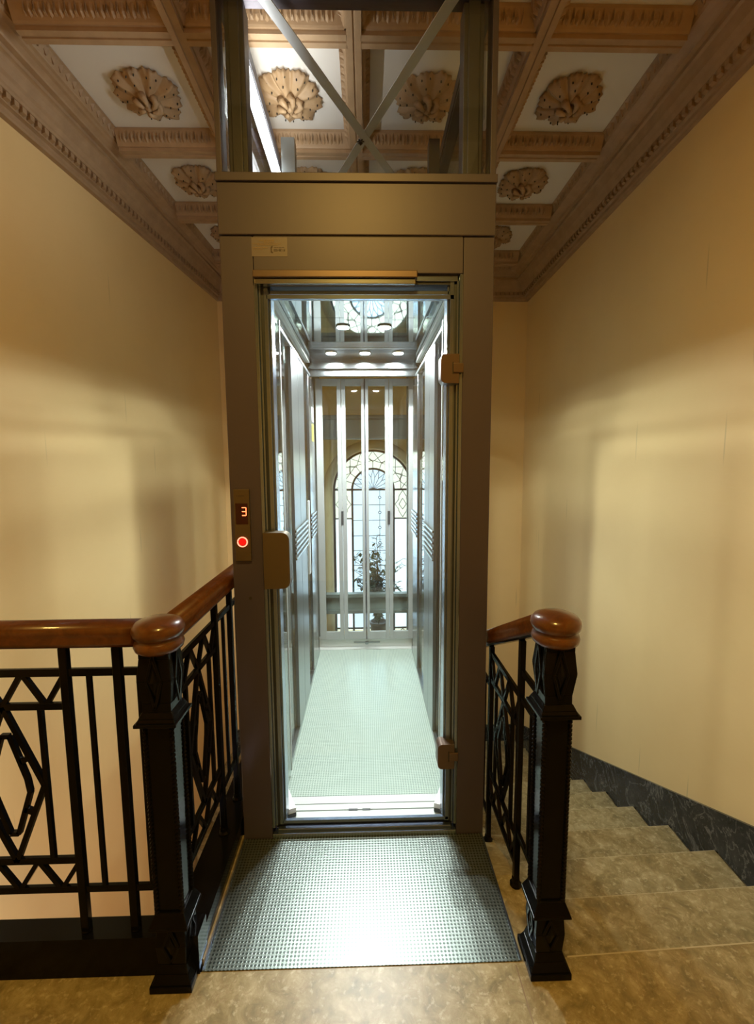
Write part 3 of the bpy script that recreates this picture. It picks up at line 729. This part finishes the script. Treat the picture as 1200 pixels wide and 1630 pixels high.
# side walls: glass with steel panels
for s, X in ((-1, CX0), (1, CX1)):
    def bx(d0, d1, *r):
        a, b_ = sorted((X-s*d0, X-s*d1)); return (a, b_, *r)
    MB().box(*bx(-.010, -.004, 1.93, 3.50, .02, 2.215)).build('glass_side', 'glassgreen', cb)
    for y0, y1 in (((2.40, 2.62), (2.625, 2.86)) if s < 0 else ((2.34, 2.52), (2.525, 2.72))):
        MB().box(*bx(-.004, .014, y0, y1, .03, 2.10)).build('steel_panel', 'steel2', cb, bevel=.002)
    for y0, y1 in ((3.10, 3.24), (3.245, 3.40)):
        MB().box(*bx(-.004, .014, y0, y1, .03, 2.10)).build('steel_panel', 'steel', cb, bevel=.002)
    yr = ((2.38, 2.88), (3.09, 3.42)) if s < 0 else ((2.32, 2.74), (3.09, 3.42))
    for ya, yb in yr:
        for k in range(6):
            z = .985+k*.030
            MB().box(*bx(.014, .024, ya, yb, z, z+.013)).build('louvre', 'steel', cb, bevel=.002)
    MB().box(*bx(-.006, .012, 1.92, 3.50, .0, .03)).build('bottom_rail', 'steel2', cb)
    MB().box(*bx(-.006, .012, 1.92, 3.22, 2.19, 2.219)).build('top_rail', 'alulight', cb)
    MB().box(*bx(.012, .018, 1.92, 3.20, 2.095, 2.11)).build('top_rail', 'steel2', cb)
    # folded front door leaves and floor bracket
    for q, xx in enumerate((.004, .018)):
        lf_ = MB().box(*bx(xx, xx+.005, 1.80+q*.012, 2.02+q*.02, .03, 2.12)).build('folding_leaf', 'glassgreen', cb)
        ee = MB(); ee.box(*bx(xx-.001, xx+.007, 1.785+q*.012, 1.802+q*.012, .03, 2.12)); ee.box(*bx(xx-.001, xx+.007, 2.02+q*.02, 2.036+q*.02, .03, 2.12))
        ee.build('leaf_stile', 'gasket' if q == 0 else 'alulight', lf_)
    if s < 0: tri = [(-.375, 1.93), (-.350, 1.775), (-.312, 1.79)]
    else: tri = [(.345, 1.95), (.325, 1.78), (.280, 1.797)]
    MB().prism(tri, 'z', .018, .040).build('door_bracket', 'white', cb)
    MB().prism([(tri[1][0], tri[1][1]-.004), (tri[2][0], tri[2][1]-.004), (tri[2][0], tri[2][1]+.004), (tri[1][0], tri[1][1]+.004)], 'z', .003, .018).build('bracket_edge', 'gasket', cb)
MB().box(CX0+.0145, CX0+.0155, 3.26, 3.36, 1.66, 1.78).build('notice_sticker', 'yellow', cb, label='small yellow sticker')
MB().box(CX0+.0145, CX0+.0155, 3.26, 3.36, 1.80, 1.90).build('notice_sticker', 'white', cb, label='small white sticker')
MB().box(CX0+.0145, CX0+.024, 2.905, 2.96, .78, 1.26).build('control_panel', 'alulight', cb)
# rear folding doors
for k, (x0, x1, a, b_) in enumerate(((-.384, -.189, .052, .032), (-.187, -.012, .032, .022), (-.002, .179, .022, .030), (.181, .388, .030, .055))):
    y0, y1 = 3.548, 3.568
    lf_ = MB().box(x0+a, x1-b_, 3.555, 3.560, .14, 2.09).build('rear_door_leaf', 'glassgreen', cb)
    f = MB(); f.box(x0, x0+a, y0, y1, .075, 2.145); f.box(x1-b_, x1, y0, y1, .075, 2.145); f.box(x0+a, x1-b_, y0, y1, 2.09, 2.145); f.box(x0+a, x1-b_, y0, y1, .075, .14)
    f.build('leaf_frame', 'leafframe', lf_, bevel=.002)
    if k in (1, 3): MB().box(x0-.012 if k == 1 else x0-.014, x0+.006, y0-.006, y0, 1.015, 1.125).build('latch', 'gasket', lf_)
MB().box(-.011, -.003, 3.545, 3.57, .075, 2.145).build('centre_seal', 'gasket', cb)
m = MB(); m.bar((-.007, 3.53, .055), (-.11, 3.50, .07), .012, .008).bar((-.007, 3.53, .055), (.10, 3.50, .07), .012, .008).lathe([(.014, 0), (.014, .02)], (-.007, 3.525, .045), 12)
m.build('floor_pivot', 'steel2', cb)

# ------------------------------------------------------------------ bridge plate
bp = thing('threshold_plate', (0, 1.44, 0), 'studded metal plate bridging landing and lift sill', 'plate')
MB().box(-.494, .450, 1.2, SY-.003, -.06, .003).build('studded_sheet', 'plate', bp)
MB().box(-.501, -.494, 1.2, SY-.003, -.06, .006).build('edge_strip', 'alu', bp); MB().box(.450, .457, 1.2, SY-.003, -.06, .006).build('edge_strip', 'alu', bp)
def LEDGE(y): return -.012 if y < 1.50 else -.012-.478*(y-1.50)
# kerbs carrying the balustrades
MB().box(xl(1.2)+.01, -.505, 1.195, 1.262, -.2, .125).build('kerb', 'darkmarble').parent = None
kb = bpy.data.objects['kerb']; kb.name = 'trim_7'; kb['kind'] = 'structure'; kb.data.materials[0] = M['iron']
k2 = MB().box(-.615, -.5085, 1.262, 4.3, -.15, .085); k2.build('trim_8', 'iron', kind='structure')
MB().box(-.508, -.502, 1.22, SY, -.02, .018).build('trim_9', 'marble', kind='structure')
MB().prism([(1.2, -.012), (1.2, -.25), (1.5, -.25), (4.3, -.25-.478*2.8), (4.3, LEDGE(4.3)), (1.5, -.012)], 'x', .459, .548).build('trim_10', 'marble', kind='structure')

# ------------------------------------------------------------------ newel posts
def lozenge(m, c, u, n, w, h, t):
    """raised lozenge frame at c; u horizontal dir, n outward"""
    c = Vector(c); u = Vector(u); n = Vector(n); z = Vector((0, 0, 1))
    P = [c+z*h, c+u*w, c-z*h, c-u*w]
    for a, b in zip(P, P[1:]+P[:1]): m.bar(a+n*t/2, b+n*t/2, t*1.6, t, tuple(n))
    Q = [c+z*h*.5, c+u*w*.5, c-z*h*.5, c-u*w*.5]
    m.add([q+n*t*.7 for q in Q]+[c+n*t*1.2], [(0, 1, 4), (1, 2, 4), (2, 3, 4), (3, 0, 4)])
def newel(x, y, label):
    t = thing('newel_post', (x, y, 0), label, 'newel post')
    m = MB()
    def sq(r0, z0, r1, z1):
        m.add([(x-r0, y-r0, z0), (x+r0, y-r0, z0), (x+r0, y+r0, z0), (x-r0, y+r0, z0), (x-r1, y-r1, z1), (x+r1, y-r1, z1), (x+r1, y+r1, z1), (x-r1, y+r1, z1)],
              [(0, 3, 2, 1), (4, 5, 6, 7), (0, 1, 5, 4), (1, 2, 6, 5), (2, 3, 7, 6), (3, 0, 4, 7)])
    sq(.060, 0, .060, .020); sq(.056, .020, .046, .045); sq(.046, .045, .040, .070)
    m.build('base', 'iron', t, bevel=.002)
    m = MB(); sq(.0385, .070, .043, .13); sq(.043, .13, .0385, .195)
    for ux, nx in (((1, 0, 0), (0, -1, 0)), ((0, 1, 0), (1, 0, 0)), ((0, 1, 0), (-1, 0, 0)), ((1, 0, 0), (0, 1, 0))):
        n = Vector(nx); lozenge(m, (x+n.x*.041, y+n.y*.041, .132), ux, nx, .022, .052, .005)
    m.build('lower_block', 'iron', t, bevel=.0015)
    m = MB(); sq(.056, .192, .054, .200); sq(.054, .200, .040, .235); m.build('lower_collar', 'iron', t, bevel=.002)
    m = MB(); sq(.034, .225, .036, .80)
    m.build('shaft', 'iron', t)
    for sx in (-1, 1):   # roped corner edges
        for sy in (-1, 1):
            m = MB(); cx, cy = x+sx*.0355, y+sy*.0355; z = .235
            while z < .795:
                m.lathe([(.0035, -.006), (.0075, -.002), (.0075, .002), (.0035, .0064)], (cx, cy, z), 6)
                z += .0125
            m.build('roped_edge', 'iron', t)
    m = MB(); sq(.040, .790, .044, .800); sq(.057, .800, .057, .810); sq(.052, .810, .048, .820); sq(.048, .820, .040, .836); m.build('collar', 'iron', t, bevel=.002)
    m = MB(); sq(.038, .834, .038, .86); sq(.038, .86, .046, .925); sq(.046, .925, .040, .985); sq(.040, .985, .040, 1.01)
    for ux, nx in (((1, 0, 0), (0, -1, 0)), ((0, 1, 0), (1, 0, 0)), ((0, 1, 0), (-1, 0, 0)), ((1, 0, 0), (0, 1, 0))):
        n = Vector(nx); lozenge(m, (x+n.x*.043, y+n.y*.043, .922), ux, nx, .020, .072, .005)
    m.build('upper_block', 'iron', t, bevel=.0015)
    cap = [(r*.955, h-.012) for r, h in [(.030, 1.006), (.052, 1.008), (.064, 1.016), (.068, 1.028), (.064, 1.040), (.058, 1.044), (.060, 1.048), (.067, 1.054), (.071, 1.066), (.069, 1.078), (.060, 1.089), (.042, 1.096), (.020, 1.099), (.002, 1.100)]]
    MB().lathe(cap, (x, y, 0), 40).build('cap', 'wood', t, smooth=True, label='round varnished wooden cap')
    return t
NLX, NRX, NY = -.570, .524, 1.205
newel(NLX, NY, 'black iron newel post with wooden cap left of the lift'); newel(NRX, NY, 'black iron newel post with wooden cap at the head of the stairs')

# ------------------------------------------------------------------ balustrades
hprof = [(-.030, -.012), (-.034, .000), (-.030, .012), (-.033, .020), (-.034, .032), (-.028, .044), (-.015, .052), (0, .054), (.015, .052), (.028, .044), (.034, .032), (.033, .020), (.030, .012), (.034, .000), (.030, -.012)]
def balustrade(label, P0, P1, slope, bays, name_loc, zfoot, rail_from=0):
    """bays: (start, end, kind, thin offsets, top, second, low, bottom); a thick baluster closes each bay"""
    P0 = Vector((*P0, 0)); P1 = Vector((*P1, 0)); D = (P1-P0).normalized(); L = (P1-P0).length
    t = thing('balustrade', name_loc, label, 'balustrade')
    def at(s, z): return (P0.x+D.x*s, P0.y+D.y*s, z)
    side = (D.y, -D.x, 0)
    def bar(m, s0, z0, s1, z1, w=.012, th=.012): m.bar(at(s0, z0), at(s1, z1), w, th, side)
    MB().sweep(hprof, [at(rail_from, 1.022+slope*rail_from), at(L, 1.022+slope*L)]).build('handrail', 'wood', t, smooth=True, label='varnished red brown wooden handrail')
    m = MB(); m.bar(at(rail_from, 1.008+slope*rail_from), at(L, 1.008+slope*L), .012, .026, side); m.build('rail_strap', 'iron', t)
    for s0, s1, kind, thins, top, sec, low, bot in bays:
        zs = [(top, .022), (bot, .020)]
        if sec: zs.append((sec, .020))
        if low: zs.append((low, .020))
        for z, w in zs:
            m = MB(); bar(m, s0+(.012 if s0 > 0 else .0), z, s1-.0, z, w, .013); m.build('cross_bar', 'iron', t, bevel=.002)
        if s1 < L-.02:
            m = MB(); m.bar(at(s1, 1.0+slope*s1), at(s1, zfoot(s1)), .023, .020, side)
            p = at(s1, 0); m.lathe([(.021, 0), (.021, .010), (.015, .018), (.014, .032)], (p[0], p[1], zfoot(s1)), 10)
            m.build('baluster', 'iron', t, bevel=.002)
        for q in thins:
            m = MB(); m.bar(at(q, sec or top), at(q, low or bot), .0135, .012, side); m.build('baluster', 'iron', t, bevel=.002)
        if kind == 'panel':
            s_ = (s0+s1)/2; h = (s1-s0)/2
            for q in (-.103, .103): m = MB(); m.bar(at(s_+q, sec), at(s_+q, low), .013, .012, side); m.build('baluster', 'iron', t)
            pts = [s_-h+i*h/3 for i in range(7)]
            for za, zb in ((top, sec), (low, bot)):
                z_ = MB()
                for i in range(6):
                    a, b = (za, zb) if i % 2 == 0 else (zb, za)
                    bar(z_, pts[i], a, pts[i+1], b, .013, .012)
                z_.build('zigzag', 'iron', t)
            lz = MB(); zc = (sec+low)/2; ow, oh = .097, (sec-low)/2
            O = [(s_, zc+oh), (s_+ow, zc), (s_, zc-oh), (s_-ow, zc)]
            for (a, b), (c, d) in zip(O, O[1:]+O[:1]): bar(lz, a, b, c, d, .014, .013)
            iw, ih = .055, oh*.63
            I = [(s_+.012, zc+ih), (s_+iw, zc+.02), (s_+iw-.005, zc-.02), (s_+.012, zc-ih), (s_-.012, zc-ih), (s_-iw, zc-.02), (s_-iw+.005, zc+.02), (s_-.012, zc+ih)]
            for (a, b), (c, d) in zip(I, I[1:]+I[:1]): bar(lz, a, b, c, d, .013, .012)
            for a, b in ((1, 1), (1, -1), (-1, 1), (-1, -1)):
                bar(lz, s_+a*.036, zc+b*oh*.31, s_+a*.064, zc+b*oh*.36, .016, .012)
            lz.build('lozenge', 'iron', t)
    return t
LX = xl(1.2)
T, S2, LW, BT = .928, .830, .358, .265
F = lambda s0, s1, th: (s0, s1, 'bars', th, T, None, None, BT)
G = lambda s0, s1: (s0, s1, 'panel', [], T, S2, LW, BT)
balustrade('black iron balustrade with wooden handrail across the left foreground', (-.612, 1.222), (LX+.012, 1.222), 0,
           [F(0, .084, [.027]), F(.084, .229, [.165]), G(.229, .589), F(.589, .736, [.655]), F(.736, .886, [.81]), F(.886, abs(LX+.612)-.012, [.97, 1.06, 1.14])], (-1.1, 1.222, 0), lambda s: .10, .0)
bays = []; q = .0
for rep in range(4):
    bays += [G(q, q+.36), F(q+.36, q+.54, [q+.45]), F(q+.54, q+.725, [q+.63])]; q += .725
balustrade('black iron balustrade running from the left newel along the lift side', (-.560, 1.255), (-.560, 4.2), 0, bays, (-.56, 2.7, 0), lambda s: .080)
bays = [(0, .205, 'bars', [.10], .795, .70, None, .20)]; q = .205; e = 0
for rep in range(3):
    bays += [(q, q+.36, 'panel', [], .70-e, .585-e, .17-e, .065-e)]; e += .145
    bays += [(q+.36, q+.55, 'bars', [q+.455], .70-e, None, None, .10-e)]; e += .09
    bays += [(q+.55, q+.74, 'bars', [q+.645], .70-e, None, None, .10-e)]; e += .09
    q += .74; e += .02
def foot_r(s): return LEDGE(1.255+s)-.002
balustrade('black iron balustrade with sloping handrail descending the stairs on the right', (.524, 1.255), (.524, 4.15), -.478, bays, (.524, 2.6, -.8), foot_r)
